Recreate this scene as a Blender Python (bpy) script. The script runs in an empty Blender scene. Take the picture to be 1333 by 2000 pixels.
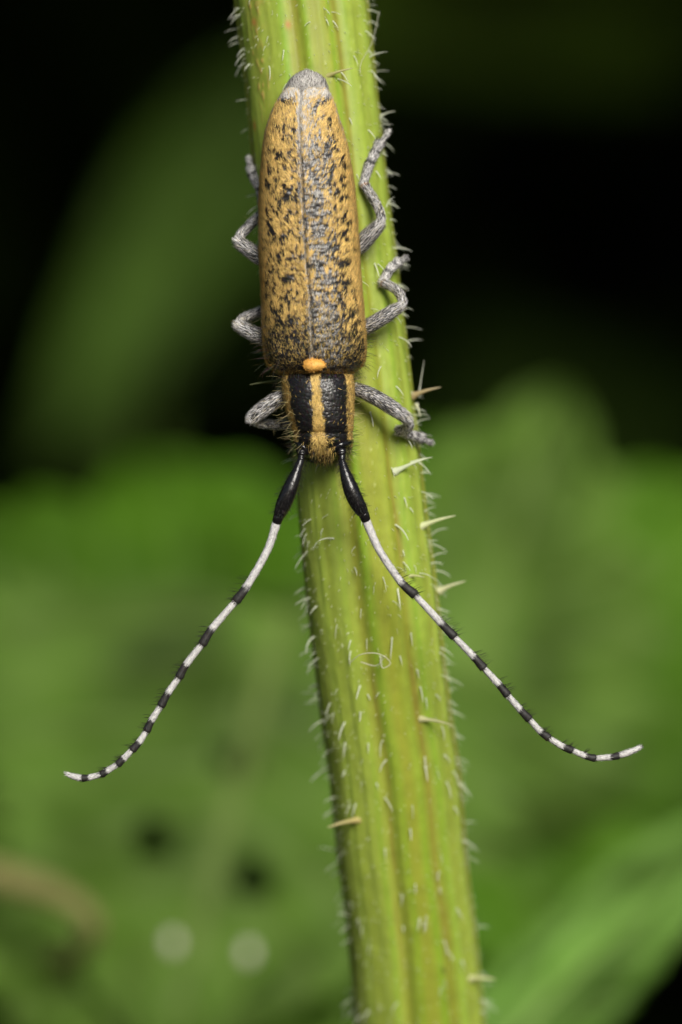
import bpy, math, random
import numpy as np
from mathutils import Matrix, Vector

# ------------------------------------------------------------------ camera, sky, sun
SC = bpy.context.scene
COL = SC.collection
MM = 0.001
CAM_D = 232.0                 # camera to the beetle, mm
PXMM = 42.0                   # photo pixels per mm in the beetle's plane

cam_data = bpy.data.cameras.new("camera")
cam = bpy.data.objects.new("camera", cam_data)
COL.objects.link(cam)
cam.location = (0, -CAM_D * MM, 0)
cam.rotation_euler = (math.radians(90), 0, 0)
cam_data.sensor_fit = 'VERTICAL'
cam_data.sensor_height = 36.0
cam_data.lens = 36.0 * CAM_D / (2000.0 / PXMM)
cam_data.clip_start = 0.01
cam_data.clip_end = 200.0
cam_data.dof.use_dof = True
cam_data.dof.focus_distance = (CAM_D + 0.7) * MM
cam_data.dof.aperture_fstop = cam_data.lens / 9.0      # 9 mm wide entrance pupil
SC.camera = cam

SUN_EL, SUN_AZ = 28.0, 15.0    # elevation; azimuth to the right of the camera, behind it
world = bpy.data.worlds.new("World")
SC.world = world
world.use_nodes = True
wn = world.node_tree.nodes
sky = wn.new('ShaderNodeTexSky')
sky.sky_type = 'NISHITA'
sky.sun_disc = False
sky.sun_elevation = math.radians(SUN_EL)
sky.sun_rotation = math.radians(180 - SUN_AZ)
bg = wn['Background']
bg.inputs['Strength'].default_value = 0.05
world.node_tree.links.new(sky.outputs[0], bg.inputs['Color'])

sun_data = bpy.data.lights.new("sun", 'SUN')
sun = bpy.data.objects.new("sun", sun_data)
COL.objects.link(sun)
sun_data.energy = 4.2
sun_data.angle = math.radians(26)
sun_data.color = (1.0, 0.95, 0.87)
e, a = math.radians(SUN_EL), math.radians(SUN_AZ)
SDIR = Vector((math.sin(a) * math.cos(e), -math.cos(a) * math.cos(e), math.sin(e)))
sun.rotation_euler = SDIR.to_track_quat('Z', 'Y').to_euler()

SC.view_settings.view_transform = 'Standard'
SC.view_settings.look = 'None'
SC.view_settings.gamma = 1.0
SC.view_settings.exposure = 0.2
SC.render.engine = 'CYCLES'
SC.cycles.use_denoising = True
SC.cycles.max_bounces = 8

# ------------------------------------------------------------------ helpers
rng = np.random.default_rng(7)
random.seed(7)


def P(px, py, y=0.0):
    """photo pixel + depth (mm behind the beetle's plane) -> point in mm"""
    px, py, y = np.broadcast_arrays(np.asarray(px, float), np.asarray(py, float), np.asarray(y, float))
    k = (CAM_D + y) / CAM_D
    return np.stack([(px - 666.5) / PXMM * k, y, (1000 - py) / PXMM * k], -1)


def _h(ix, iy, iz, seed):
    n = (ix.astype(np.int64) * 374761393 + iy.astype(np.int64) * 668265263 + iz.astype(np.int64) * 2147483647 + seed * 974634777) & 0xFFFFFFFF
    n = ((n ^ (n >> 13)) * 1274126177) & 0xFFFFFFFF
    n = ((n ^ (n >> 15)) * 2246822519) & 0xFFFFFFFF
    return ((n ^ (n >> 16)) & 0xFFFFFF) / float(0xFFFFFF)


def noise(p, seed=0):
    """value noise, -1..1"""
    p = np.asarray(p, float)
    i = np.floor(p)
    f = p - i
    u = f * f * (3 - 2 * f)
    i = i.astype(np.int64)
    r = 0
    for dx in (0, 1):
        for dy in (0, 1):
            for dz in (0, 1):
                w = (u[..., 0] if dx else 1 - u[..., 0]) * (u[..., 1] if dy else 1 - u[..., 1]) * (u[..., 2] if dz else 1 - u[..., 2])
                r = r + w * _h(i[..., 0] + dx, i[..., 1] + dy, i[..., 2] + dz, seed)
    return r * 2 - 1


def fbm(p, octaves=3, seed=0):
    r, amp, tot = 0, 1.0, 0
    for o in range(octaves):
        r = r + amp * noise(np.asarray(p) * 2 ** o + 17.3 * o, seed + o)
        tot += amp
        amp *= .5
    return r / tot


def worley(p, seed=0):
    p = np.asarray(p, float)
    i = np.floor(p).astype(np.int64)
    best = np.full(p.shape[:-1], 9.0)
    for dx in (-1, 0, 1):
        for dy in (-1, 0, 1):
            for dz in (-1, 0, 1):
                c = i + np.array([dx, dy, dz])
                q = np.stack([_h(c[..., 0], c[..., 1], c[..., 2], seed + k) for k in range(3)], -1) + c
                best = np.minimum(best, ((q - p) ** 2).sum(-1))
    return np.sqrt(best)


def pchip(xs, ys, x):
    xs, ys = np.asarray(xs, float), np.asarray(ys, float)
    h = np.diff(xs)
    d = np.diff(ys) / h
    m = np.zeros_like(ys)
    for k in range(1, len(xs) - 1):
        if d[k - 1] * d[k] > 0:
            w1, w2 = 2 * h[k] + h[k - 1], h[k] + 2 * h[k - 1]
            m[k] = (w1 + w2) / (w1 / d[k - 1] + w2 / d[k])
    m[0], m[-1] = d[0], d[-1]
    x = np.clip(x, xs[0], xs[-1])
    k = np.clip(np.searchsorted(xs, x) - 1, 0, len(h) - 1)
    t = (x - xs[k]) / h[k]
    return ((2 * t ** 3 - 3 * t ** 2 + 1) * ys[k] + (t ** 3 - 2 * t ** 2 + t) * h[k] * m[k]
            + (-2 * t ** 3 + 3 * t ** 2) * ys[k + 1] + (t ** 3 - t ** 2) * h[k] * m[k + 1])


def smooth(a, b, x):
    t = np.clip((x - a) / (b - a), 0, 1)
    return t * t * (3 - 2 * t)


def unit(v):
    return v / np.maximum(np.linalg.norm(v, axis=-1, keepdims=True), 1e-9)


def catmull(pts, n):
    pts = np.asarray(pts, float)
    if len(pts) == 2:
        t = np.linspace(0, 1, n)[:, None]
        return pts[0] * (1 - t) + pts[1] * t
    q = np.vstack([2 * pts[0] - pts[1], pts, 2 * pts[-1] - pts[-2]])
    seg = np.linalg.norm(np.diff(pts, axis=0), axis=1)
    cum = np.concatenate([[0], np.cumsum(seg)])
    out = []
    for s in np.linspace(0, cum[-1], n):
        k = min(max(np.searchsorted(cum, s) - 1, 0), len(seg) - 1)
        t = (s - cum[k]) / seg[k]
        p0, p1, p2, p3 = q[k], q[k + 1], q[k + 2], q[k + 3]
        out.append(.5 * (2 * p1 + (p2 - p0) * t + (2 * p0 - 5 * p1 + 4 * p2 - p3) * t * t + (3 * p1 - p0 - 3 * p2 + p3) * t ** 3))
    return np.array(out)


class Geo:
    """vertices (mm), faces of 3 or 4, a colour and a gloss per vertex, a material index per face"""

    def __init__(self):
        self.v, self.f, self.c, self.m, self.g = [], [], [], [], []
        self.n = 0

    def add(self, v, f, col=(.5, .5, .5), mat=0, gloss=.5):
        v = np.asarray(v, float).reshape(-1, 3)
        f = np.asarray(f, int)
        if f.shape[1] == 3:
            f = np.hstack([f, np.full((len(f), 1), -1 - self.n)])
        self.v.append(v)
        self.f.append(np.where(f < 0, -1, f + self.n))
        c = np.asarray(col, float)
        self.c.append(np.broadcast_to(c, (len(v), 3)) if c.ndim == 1 else c.reshape(-1, 3))
        g = np.asarray(gloss, float)
        self.g.append(np.broadcast_to(g, (len(v),)) if g.ndim == 0 else g.reshape(-1))
        self.m.append(np.full(len(f), mat))
        self.n += len(v)
        return self

    def mesh(self, name, mats, origin=(0, 0, 0), flat=False):
        v = (np.vstack(self.v) - np.asarray(origin, float)) * MM
        f = np.vstack(self.f)
        tri = f[:, 3] < 0
        cnt = np.where(tri, 3, 4)
        loops = f.reshape(-1)
        loops = loops[loops >= 0]
        me = bpy.data.meshes.new(name)
        me.vertices.add(len(v))
        me.vertices.foreach_set('co', v.astype(np.float32).ravel())
        me.loops.add(len(loops))
        me.loops.foreach_set('vertex_index', loops.astype(np.int32))
        me.polygons.add(len(f))
        st = np.concatenate([[0], np.cumsum(cnt)[:-1]])
        me.polygons.foreach_set('loop_start', st.astype(np.int32))
        me.polygons.foreach_set('material_index', np.concatenate(self.m).astype(np.int32))
        me.polygons.foreach_set('use_smooth', np.full(len(f), not flat))
        me.update(calc_edges=True)
        c = np.vstack(self.c)
        at = me.color_attributes.new('col', 'FLOAT_COLOR', 'POINT')
        at.data.foreach_set('color', np.hstack([c, np.ones((len(c), 1))]).astype(np.float32).ravel())
        ga = me.attributes.new('gloss', 'FLOAT', 'POINT')
        ga.data.foreach_set('value', np.concatenate(self.g).astype(np.float32))
        for m in mats:
            me.materials.append(m)
        me.validate()
        return me


def put(name, geo, mats, parent=None, origin=(0, 0, 0), flat=False, **props):
    """origin = where the parent chain's root stands (mm)"""
    o = bpy.data.objects.new(name, geo.mesh(name, mats if isinstance(mats, (list, tuple)) else [mats], origin, flat))
    COL.objects.link(o)
    if parent is not None:
        o.parent = parent
    else:
        o.location = np.asarray(origin, float) * MM
    for k, v in props.items():
        o[k] = v
    return o


def root(name, loc, label, category, group=None):
    o = bpy.data.objects.new(name, None)
    o.empty_display_size = .002
    COL.objects.link(o)
    o.location = np.asarray(loc, float) * MM
    o['label'], o['category'] = label, category
    if group:
        o['group'] = group
    return o


def grid_faces(nr, nc, wrap=False):
    c = nc if wrap else nc - 1
    i, j = np.meshgrid(np.arange(nr - 1), np.arange(c), indexing='ij')
    j2 = (j + 1) % nc
    return np.stack([i * nc + j, i * nc + j2, (i + 1) * nc + j2, (i + 1) * nc + j], -1).reshape(-1, 4)


def frames(path):
    t = unit(np.gradient(path, axis=0))
    ref = np.array([0, -1.0, 0]) if abs(t[0][1]) < .9 else np.array([1.0, 0, 0])
    a = unit(ref - t[0] * ref.dot(t[0]))
    A = [a]
    for k in range(1, len(path)):
        a = A[-1] - t[k] * A[-1].dot(t[k])
        A.append(unit(a))
    A = np.array(A)
    return t, A, np.cross(t, A)


def tube(path, rad, ns=12, flat=1.0, capped=True):
    """returns V, F, normals, u(along) for a round-ended tube"""
    path = np.asarray(path, float)
    rad = np.asarray(rad, float)
    T, A, B = frames(path)
    if capped:
        h0, h1 = rad[0] * .5, rad[-1] * .5
        path = np.vstack([path[0] - T[0] * h0, path[0] - T[0] * h0 * .7, path, path[-1] + T[-1] * h1 * .7, path[-1] + T[-1] * h1])
        rad = np.concatenate([[rad[0] * .06, rad[0] * .68], rad, [rad[-1] * .68, rad[-1] * .06]])
        A = np.vstack([A[:1], A[:1], A, A[-1:], A[-1:]])
        B = np.vstack([B[:1], B[:1], B, B[-1:], B[-1:]])
    th = np.linspace(0, 2 * math.pi, ns, endpoint=False)
    N = A[:, None] * (np.cos(th)[None, :, None]) + B[:, None] * (np.sin(th)[None, :, None])
    V = path[:, None] + (A[:, None] * (flat * np.cos(th)[None, :, None]) + B[:, None] * (np.sin(th)[None, :, None])) * rad[:, None, None]
    u = np.repeat(np.linspace(0, 1, len(path))[:, None], ns, 1)
    return V.reshape(-1, 3), grid_faces(len(path), ns, True), N.reshape(-1, 3), u.ravel()


def hair_strips(geo, base, nrm, along, length, width, lift, col, mat=0, bend=-.3):
    """flat tapering hairs lying along a surface"""
    n = len(base)
    length = np.broadcast_to(np.asarray(length, float), (n,))[:, None]
    width = np.broadcast_to(np.asarray(width, float), (n,))[:, None]
    lift = np.broadcast_to(np.asarray(lift, float), (n,))[:, None]
    along = unit(along - nrm * (along * nrm).sum(-1, keepdims=True))
    side = np.cross(along, nrm)
    d0 = unit(along + nrm * lift)
    d1 = unit(along + nrm * (lift + bend * lift))
    p0 = base - nrm * .01
    p1 = p0 + d0 * length * .5
    p2 = p1 + d1 * length * .5
    V = np.stack([p0 - side * width * .5, p0 + side * width * .5, p1 + side * width * .42, p1 - side * width * .42, p2], 1).reshape(-1, 3)
    o = np.arange(n)[:, None] * 5
    F = np.vstack([o + np.array([0, 1, 2, 3]), np.hstack([o + np.array([3, 2, 4]), np.full((n, 1), -10 ** 8)])])
    c = np.repeat(np.broadcast_to(np.asarray(col, float), (n, 3)), 5, 0)
    geo.add(V, F, c, mat, .5)


def cones(geo, base, d0, d1, length, rad, col, mat=0, ns=3, k=3):
    """round tapering hairs that start along d0 and bend to d1"""
    n = len(base)
    length = np.broadcast_to(np.asarray(length, float), (n,))
    rad = np.broadcast_to(np.asarray(rad, float), (n,))
    d0, d1 = unit(np.broadcast_to(d0, (n, 3)).astype(float)), unit(np.broadcast_to(d1, (n, 3)).astype(float))
    s = np.cross(d0, d1)
    bad = np.linalg.norm(s, axis=1) < 1e-4
    s[bad] = np.cross(d0[bad], np.array([.3, .5, .8]))
    s = unit(s)
    rings = []
    p = base - d0 * .03
    for i in range(k + 1):
        t = i / k
        d = unit(d0 * (1 - t) + d1 * t)
        b = np.cross(d, s)
        r = (rad * (1 - t) ** .7 + .001)[:, None]
        th = np.linspace(0, 2 * math.pi, ns, endpoint=False)
        rings.append(np.stack([p + (s * math.cos(x) + b * math.sin(x)) * r for x in th], 1))
        p = p + d * (length / k)[:, None]
    V = np.stack(rings, 1).reshape(-1, 3)
    f = grid_faces(k + 1, ns, True)
    F = (f[None] + (np.arange(n) * (k + 1) * ns)[:, None, None]).reshape(-1, 4)
    c = np.repeat(np.broadcast_to(np.asarray(col, float), (n, 3)), (k + 1) * ns, 0)
    geo.add(V, F, c, mat, .5)


# ------------------------------------------------------------------ materials
def new_mat(name):
    m = bpy.data.materials.new(name)
    m.use_nodes = True
    nt = m.node_tree
    return m, nt, nt.nodes, nt.links, nt.nodes['Principled BSDF']


def attr(nodes, name):
    n = nodes.new('ShaderNodeAttribute')
    n.attribute_name = name
    return n


def grain(nt, scale, lo, hi, src=None, mapping=(1, 1, 1), detail=4):
    """multiply a colour by a noise between lo and hi (object coordinates)"""
    N, L = nt.nodes, nt.links
    tc = N.new('ShaderNodeTexCoord')
    mp = N.new('ShaderNodeMapping')
    mp.inputs['Scale'].default_value = mapping
    L.new(tc.outputs['Object'], mp.inputs['Vector'])
    nz = N.new('ShaderNodeTexNoise')
    nz.inputs['Scale'].default_value = scale
    nz.inputs['Detail'].default_value = detail
    L.new(mp.outputs[0], nz.inputs['Vector'])
    mr = N.new('ShaderNodeMapRange')
    mr.inputs['From Min'].default_value = .3
    mr.inputs['From Max'].default_value = .7
    mr.inputs['To Min'].default_value = lo
    mr.inputs['To Max'].default_value = hi
    L.new(nz.outputs['Fac'], mr.inputs['Value'])
    mx = N.new('ShaderNodeVectorMath')
    mx.operation = 'SCALE'
    L.new(src, mx.inputs[0])
    L.new(mr.outputs[0], mx.inputs['Scale'])
    return mx.outputs[0], nz


def bump(nt, src, dist, strength=1.0):
    b = nt.nodes.new('ShaderNodeBump')
    b.inputs['Distance'].default_value = dist
    b.inputs['Strength'].default_value = strength
    nt.links.new(src, b.inputs['Height'])
    return b.outputs[0]


def vcol_mat(name, scale=6000, lo=.8, hi=1.2, bump_d=8e-6, sss=0, spec=.5):
    m, nt, N, L, B = new_mat(name)
    a_ = attr(N, 'col')
    g_ = attr(N, 'gloss')
    c, nz = grain(nt, scale, lo, hi, a_.outputs['Color'])
    L.new(c, B.inputs['Base Color'])
    s = N.new('ShaderNodeMath')
    s.operation = 'SUBTRACT'
    s.inputs[0].default_value = 1.0
    L.new(g_.outputs['Fac'], s.inputs[1])
    L.new(s.outputs[0], B.inputs['Roughness'])
    B.inputs['Specular IOR Level'].default_value = spec
    if bump_d:
        L.new(bump(nt, nz.outputs['Fac'], bump_d), B.inputs['Normal'])
    if sss:
        B.inputs['Subsurface Weight'].default_value = sss
        B.inputs['Subsurface Radius'].default_value = (1, .9, .35)
        B.inputs['Subsurface Scale'].default_value = .0006
    return m


M_CUT = vcol_mat('beetle_cuticle', 9000, .75, 1.25, 1.6e-5, spec=.6)
M_FUR = vcol_mat('beetle_hair', 3000, .9, 1.1, 0, spec=.2)
M_STEM = vcol_mat('stem_skin', 1500, .9, 1.08, 1.5e-5, sss=.35, spec=.35)


def soft_mat(name, thin=.35, rough=.45, lo=.85, hi=1.15, scale=300, spec=.35):
    """surface that lets some light through: leaves, plant hairs"""
    m, nt, N, L, B = new_mat(name)
    a_ = attr(N, 'col')
    c, nz = grain(nt, scale, lo, hi, a_.outputs['Color'])
    L.new(c, B.inputs['Base Color'])
    B.inputs['Roughness'].default_value = rough
    B.inputs['Specular IOR Level'].default_value = spec
    tr = N.new('ShaderNodeBsdfTranslucent')
    L.new(c, tr.inputs['Color'])
    mx = N.new('ShaderNodeMixShader')
    mx.inputs[0].default_value = thin
    L.new(B.outputs[0], mx.inputs[1])
    L.new(tr.outputs[0], mx.inputs[2])
    L.new(mx.outputs[0], N['Material Output'].inputs['Surface'])
    return m


M_HAIR = soft_mat('plant_hair', .4, .3, .95, 1.05, 1000, .5)
M_LEAF = soft_mat('leaf_blade', .3, .55, .8, 1.2, 160, .08)


def soil_mat(name, base, scale):
    m, nt, N, L, B = new_mat(name)
    rgb = N.new('ShaderNodeRGB')
    rgb.outputs[0].default_value = (*base, 1)
    c, nz = grain(nt, scale, .5, 1.5, rgb.outputs[0], detail=8)
    L.new(c, B.inputs['Base Color'])
    B.inputs['Roughness'].default_value = .95
    L.new(bump(nt, nz.outputs['Fac'], .004), B.inputs['Normal'])
    return m


M_SOIL = soil_mat('damp_soil', (.030, .024, .014), 60)
M_BARK = vcol_mat('dry_stalk', 800, .7, 1.2, 5e-5, spec=.2)

# ------------------------------------------------------------------ the setting: ground and an added bank behind
GZ = -330.0
g = Geo()
n = 60
xs = np.linspace(-1, 1, n)
xs = np.sign(xs) * np.abs(xs) ** 3 * 30000
X, Y = np.meshgrid(xs, xs, indexing='ij')
Z = GZ + 6 * noise(np.stack([X / 90, Y / 90, X * 0], -1), 3)
g.add(np.stack([X, Y, Z], -1), grid_faces(n, n)[:, ::-1], (.03, .025, .015))
put('ground', g, M_SOIL, origin=(0, 0, 0), kind='structure')

g = Geo()
nx, nz_ = 90, 50
U, W = np.meshgrid(np.linspace(-1, 1, nx), np.linspace(0, 1, nz_), indexing='ij')
bx_ = U * 1500
bz = GZ - 20 + W * 900
by = 620 - 330 * U ** 2 + 60 * np.sin(W * 3) + 60 * fbm(np.stack([bx_ / 140, bz / 140, bx_ * 0], -1), 4, 5) + W * 80
g.add(np.stack([bx_, by, bz], -1), grid_faces(nx, nz_), (.03, .025, .015))
put('added_earth_bank', g, M_SOIL, kind='structure')  # bank added to shut out sky and horizon, so the background stays dark

# ------------------------------------------------------------------ the stem
EDGE_PY = [-4000, -400, 0, 150, 300, 930, 1000, 1150, 1300, 1420, 1500, 1665, 1830, 1995, 2400, 4000]
EDGE_L = [120, 405, 459, 478, 492, 577, 583, 597, 615, 630, 642, 659, 680, 693, 745, 940]
EDGE_R = [380, 663, 720, 736, 752, 828, 836, 856, 872, 887, 900, 913, 933, 949, 1000, 1195]
AX_PY = [-4000, 0, 400, 800, 1100, 1500, 2000, 2600, 4000]
AX_Y = [12.0, 5.6, 5.25, 5.2, 6.0, 8.8, 13.5, 20.5, 38.0]


def stem_axis(py):
    return .5 * (pchip(EDGE_PY, EDGE_L, py) + pchip(EDGE_PY, EDGE_R, py)), .5 * (pchip(EDGE_PY, EDGE_R, py) - pchip(EDGE_PY, EDGE_L, py)), pchip(AX_PY, AX_Y, py)


GROOVES = [(-66, .012, 9), (-36, .012, 7), (-11.5, .085, 7), (10, .010, 7), (31, .07, 7), (55, .018, 7), (82, .05, 9), (125, .08, 8), (165, .08, 8), (205, .08, 8), (250, .08, 8), (278, .04, 7)]


def stem_shape(py, th):
    """th: degrees from the side facing the camera, + to the right; returns points in mm"""
    xc, hw, ay = stem_axis(py)
    c = P(xc, py, ay)
    R = hw / PXMM * (CAM_D + ay) / CAM_D
    dip = 0
    for g0, d, w in GROOVES:
        wob = 2.2 * np.sin(py / 260 + g0)
        x = (th - g0 - wob + 180) % 360 - 180
        dip = dip + d * np.exp(-(x / w) ** 2)
    R = R * (1.015 - dip)
    t = np.radians(th)
    return c + np.stack([np.sin(t) * R, -np.cos(t) * R, 0 * R], -1)


def stem_normal(py, th):
    p = stem_shape(py, th)
    a_ = stem_shape(py, th + 1.0) - stem_shape(py, th - 1.0)
    b_ = stem_shape(py - 3.0, th) - stem_shape(py + 3.0, th)
    return p, unit(np.cross(a_, b_))


pys = np.concatenate([np.linspace(-3800, -120, 60), np.linspace(-100, 2100, 560), np.linspace(2120, 11000, 80)])
# the axis below the picture goes on straight to the ground
ths = np.linspace(-180, 180, 300, endpoint=False)
PY, TH = np.meshgrid(np.clip(pys, -4000, 3990), ths, indexing='ij')
V = stem_shape(PY, TH)
low = pys > 3990
if low.any():
    d = stem_shape(np.full(300, 3990.0), ths) - stem_shape(np.full(300, 3800.0), ths)
    d = d.mean(0) / 190
    V[low] += (pys[low] - 3990)[:, None, None] * d
V[..., 2] = np.maximum(V[..., 2], GZ - 12)
q = np.stack([TH / 6, PY / 900, 0 * PY], -1)
q2 = np.stack([TH / 4.5, PY / 500, 0 * PY], -1)
cell = fbm(np.stack([V[..., 0] * 2.2, V[..., 1] * 2.2, V[..., 2] * .7], -1), 3, 9)
groove, near = 0, 0
for g0, d, w in GROOVES:
    x = (TH - g0 - 2.2 * np.sin(PY / 260 + g0) + 180) % 360 - 180
    groove = np.maximum(groove, min(1, d / .085) * np.exp(-(x / (w * .85)) ** 2))
    near = np.maximum(near, min(1, d / .06) * np.exp(-((np.abs(x) - 10.5) / 5.0) ** 2))
rib = np.array([.335, .43, .068])
vivid = np.array([.165, .34, .010])
olive = np.array([.215, .205, .014])
mid_c = np.array([.25, .33, .028])
c = np.broadcast_to(rib, V.shape).copy()
k = np.clip(.5 + .9 * noise(q2, 4) + .2 * cell, 0, 1)[..., None]
c = c * (1 - .35 * k) + mid_c * .35 * k
k = (np.exp(-((TH - 10) / 17) ** 2) * .75)[..., None]                 # the middle face is more olive
c = c * (1 - k) + np.array([.265, .285, .022]) * k
k = (.6 * near * np.clip(.45 + .9 * noise(q, 2), 0, 1))[..., None]
c = c * (1 - k) + vivid * k
k = (.75 * groove * np.clip(.8 + .5 * noise(q + 5, 6), 0, 1))[..., None]
c = c * (1 - k) + olive * k
k = (.35 * smooth(66, 88, -TH) * smooth(130, 95, -TH))[..., None]     # dull olive flank
c = c * (1 - k) + np.array([.23, .22, .02]) * k
k = (.35 * smooth(60, 80, TH))[..., None]
c = c * (1 - k) + np.array([.27, .27, .03]) * k
k = smooth(.25, .6, noise(np.stack([TH / 3, PY / 150, 0 * PY], -1), 31))[..., None] * .3 * groove[..., None]
c = c * (1 - k) + np.array([.24, .10, .03]) * k                        # reddish runs in the grooves
# corky scar on the left flank near the top
sc_m = np.exp(-((TH + 45 + 5 * np.sin(PY / 60)) / 9) ** 2) * smooth(400, 250, PY) * smooth(-700, -300, PY)
fl = smooth(.1, .5, fbm(np.stack([TH / 2.2, PY / 16, 0 * PY], -1), 3, 13)) * sc_m
c = c * (1 - .5 * sc_m[..., None]) + np.array([.16, .17, .015]) * .5 * sc_m[..., None]
c = c * (1 - .85 * fl[..., None]) + np.array([.50, .33, .10]) * .85 * fl[..., None]
# rusty scratches low on the left edge
for (py0, th0, hpy, hth) in [(1085, -82, 28, 5), (52, -48, 7, 3), (60, -15, 8, 2.5), (250, -66, 10, 3), (1885, 25, 6, 2)]:
    k = (np.exp(-((PY - py0) / hpy) ** 2 - ((TH - th0) / hth) ** 2) * .8)[..., None]
    tone = np.array([.42, .15, .04]) if py0 != 1885 else np.array([.05, .045, .02])
    c = c * (1 - k) + tone * k
sp = smooth(.24, .12, worley(np.stack([V[..., 0] * 2.6, V[..., 1] * 2.6, V[..., 2] * 1.9], -1), 21))[..., None]
sp = sp * smooth(-.2, .5, cell)[..., None]
c = c * (1 - .3 * sp) + np.array([.58, .62, .28]) * .3 * sp           # pale dots, the feet of fine hairs
nr = unit(V - P(*stem_axis(PY)[:1], PY, stem_axis(PY)[2]))
V = V + nr * (.045 * fl + .025 * cell + .02 * noise(q2, 15) + .03 * sp[..., 0])[..., None]
STEM_O = np.array([V[-1, :, 0].mean(), V[-1, :, 1].mean(), GZ])
g = Geo().add(V, grid_faces(len(pys), 300, True)[:, ::-1], c, 0, .5)
stem_root = root('hairy_stem', STEM_O, 'upright pale green ridged stem covered in short white hairs, carrying the beetle', 'plant stem')
stem = put('stem', g, M_STEM, stem_root, STEM_O)

# hairs of the stem: separate hairs in view, the rest as one mass
HAIR_V = []
for i in range(8):
    gg = Geo()
    ln = 1.0
    path, ang = [np.array([-.06, 0, 0])], .10 + .45 * random.random()
    end = ang - .45 - .6 * random.random()
    d_ = []
    for k in range(7):
        t = k / 6
        an = ang * (1 - t) + end * t
        path.append(path[-1] + np.array([math.cos(an), .12 * math.sin(2 * t + i), math.sin(an)]) * ln / 7)
    tv, tf, tn, tu = tube(np.array(path), .030 * np.array([1.8, 1.2, 1, .9, .8, .65, .45, .16]), 6, 1.0, False)
    cc = np.array([.78, .83, .62]) + (tu[:, None] * np.array([.1, .06, .2]))
    gg.add(tv, tf, np.clip(cc, 0, .92), 0, .6)
    HAIR_V.append(gg.mesh('hair', [M_HAIR]))


def hair_basis(nrm):
    down = np.array([0, 0, -1.0])
    s = unit(np.cross(nrm, -down))
    up = np.cross(s, nrm)
    return nrm, s, -unit(np.cross(nrm, s)) if False else unit(np.cross(nrm, s))


cand = []
for py in np.arange(-20, 2020, 1.0):
    lam = .36
    for _ in range(rng.poisson(lam)):
        th = rng.uniform(-100, 100)
        if abs(th) < 68 and rng.random() < .58:
            continue
        cand.append((py + rng.random(), th))
# keep them off the beetle's underside
cand = [(p_, t_) for (p_, t_) in cand if not (185 < p_ < 900 and -75 < t_ < 8)]
rng.shuffle(cand)
near_c = cand[:300]
rest = cand[300:]
for i, (py, th) in enumerate(near_c):
    p, nrm = stem_normal(np.array(py), np.array(th))
    nrm = unit(nrm + rng.normal(0, .28, 3))
    up = unit(np.array([0, 0, 1.0]) - nrm * nrm[2])
    if abs(th) < 66:                       # on the face the hairs lean down more
        lean = rng.uniform(.5, 1.1)
    else:
        lean = rng.uniform(-.05, .55)
    zx = unit(nrm - up * lean)
    s = unit(np.cross(up, zx))
    zz = np.cross(zx, s)
    L_ = float(np.clip(rng.normal(.64, .2), .22, 1.15))
    o = bpy.data.objects.new('hair', HAIR_V[i % 8])
    COL.objects.link(o)
    o.parent = stem
    mat = Matrix(((zx[0], s[0], zz[0]), (zx[1], s[1], zz[1]), (zx[2], s[2], zz[2]))).to_4x4()
    o.matrix_basis = Matrix.Translation(Vector((p - STEM_O) * MM)) @ mat @ Matrix.Diagonal((L_, L_ * rng.uniform(.7, 1.4), L_ * rng.uniform(.6, 1.2), 1))
g = Geo()
more = [(rng.uniform(-1500, 3600), rng.uniform(100, 260)) for _ in range(700)]
more += [(rng.uniform(2020, 3600), rng.uniform(-100, 100)) for _ in range(300)]
more += [(rng.uniform(-1500, -20), rng.uniform(-100, 100)) for _ in range(300)]
more += rest
A_ = np.array(more)
p, nrm = stem_normal(A_[:, 0], A_[:, 1])
nrm = unit(nrm + rng.normal(0, .2, nrm.shape))
dn = np.array([0, 0, -1.0])
fw = np.where(np.abs(A_[:, 1]) < 66, .8, .2)[:, None]
cones(g, p, nrm + dn * fw, nrm * .6 + dn * (fw + .6), rng.uniform(.35, .8, len(p)), .035, (.8, .84, .68), 0, 5, 5)
# fine down between the long hairs
A_ = np.stack([rng.uniform(-60, 2060, 1500), rng.uniform(-100, 100, 1500)], -1)
A_ = A_[~((A_[:, 0] > 185) & (A_[:, 0] < 900) & (A_[:, 1] > -75) & (A_[:, 1] < 8))]
p, nrm = stem_normal(A_[:, 0], A_[:, 1])
nrm = unit(nrm + rng.normal(0, .3, nrm.shape))
cones(g, p, nrm + dn * .5, nrm * .4 + dn, rng.uniform(.1, .28, len(p)), .018, (.8, .84, .6), 0, 3, 2)
put('fine_hair', g, M_HAIR, stem, STEM_O, kind='stuff')


def stem_y(px, py):
    """depth of the stem's front at a pixel"""
    xc, hw, ay = stem_axis(np.array(float(py)))
    dx = np.clip((px - xc) / hw, -.995, .995)
    return float(ay - hw / PXMM * math.sqrt(1 - dx * dx) * (CAM_D + ay) / CAM_D)


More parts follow.
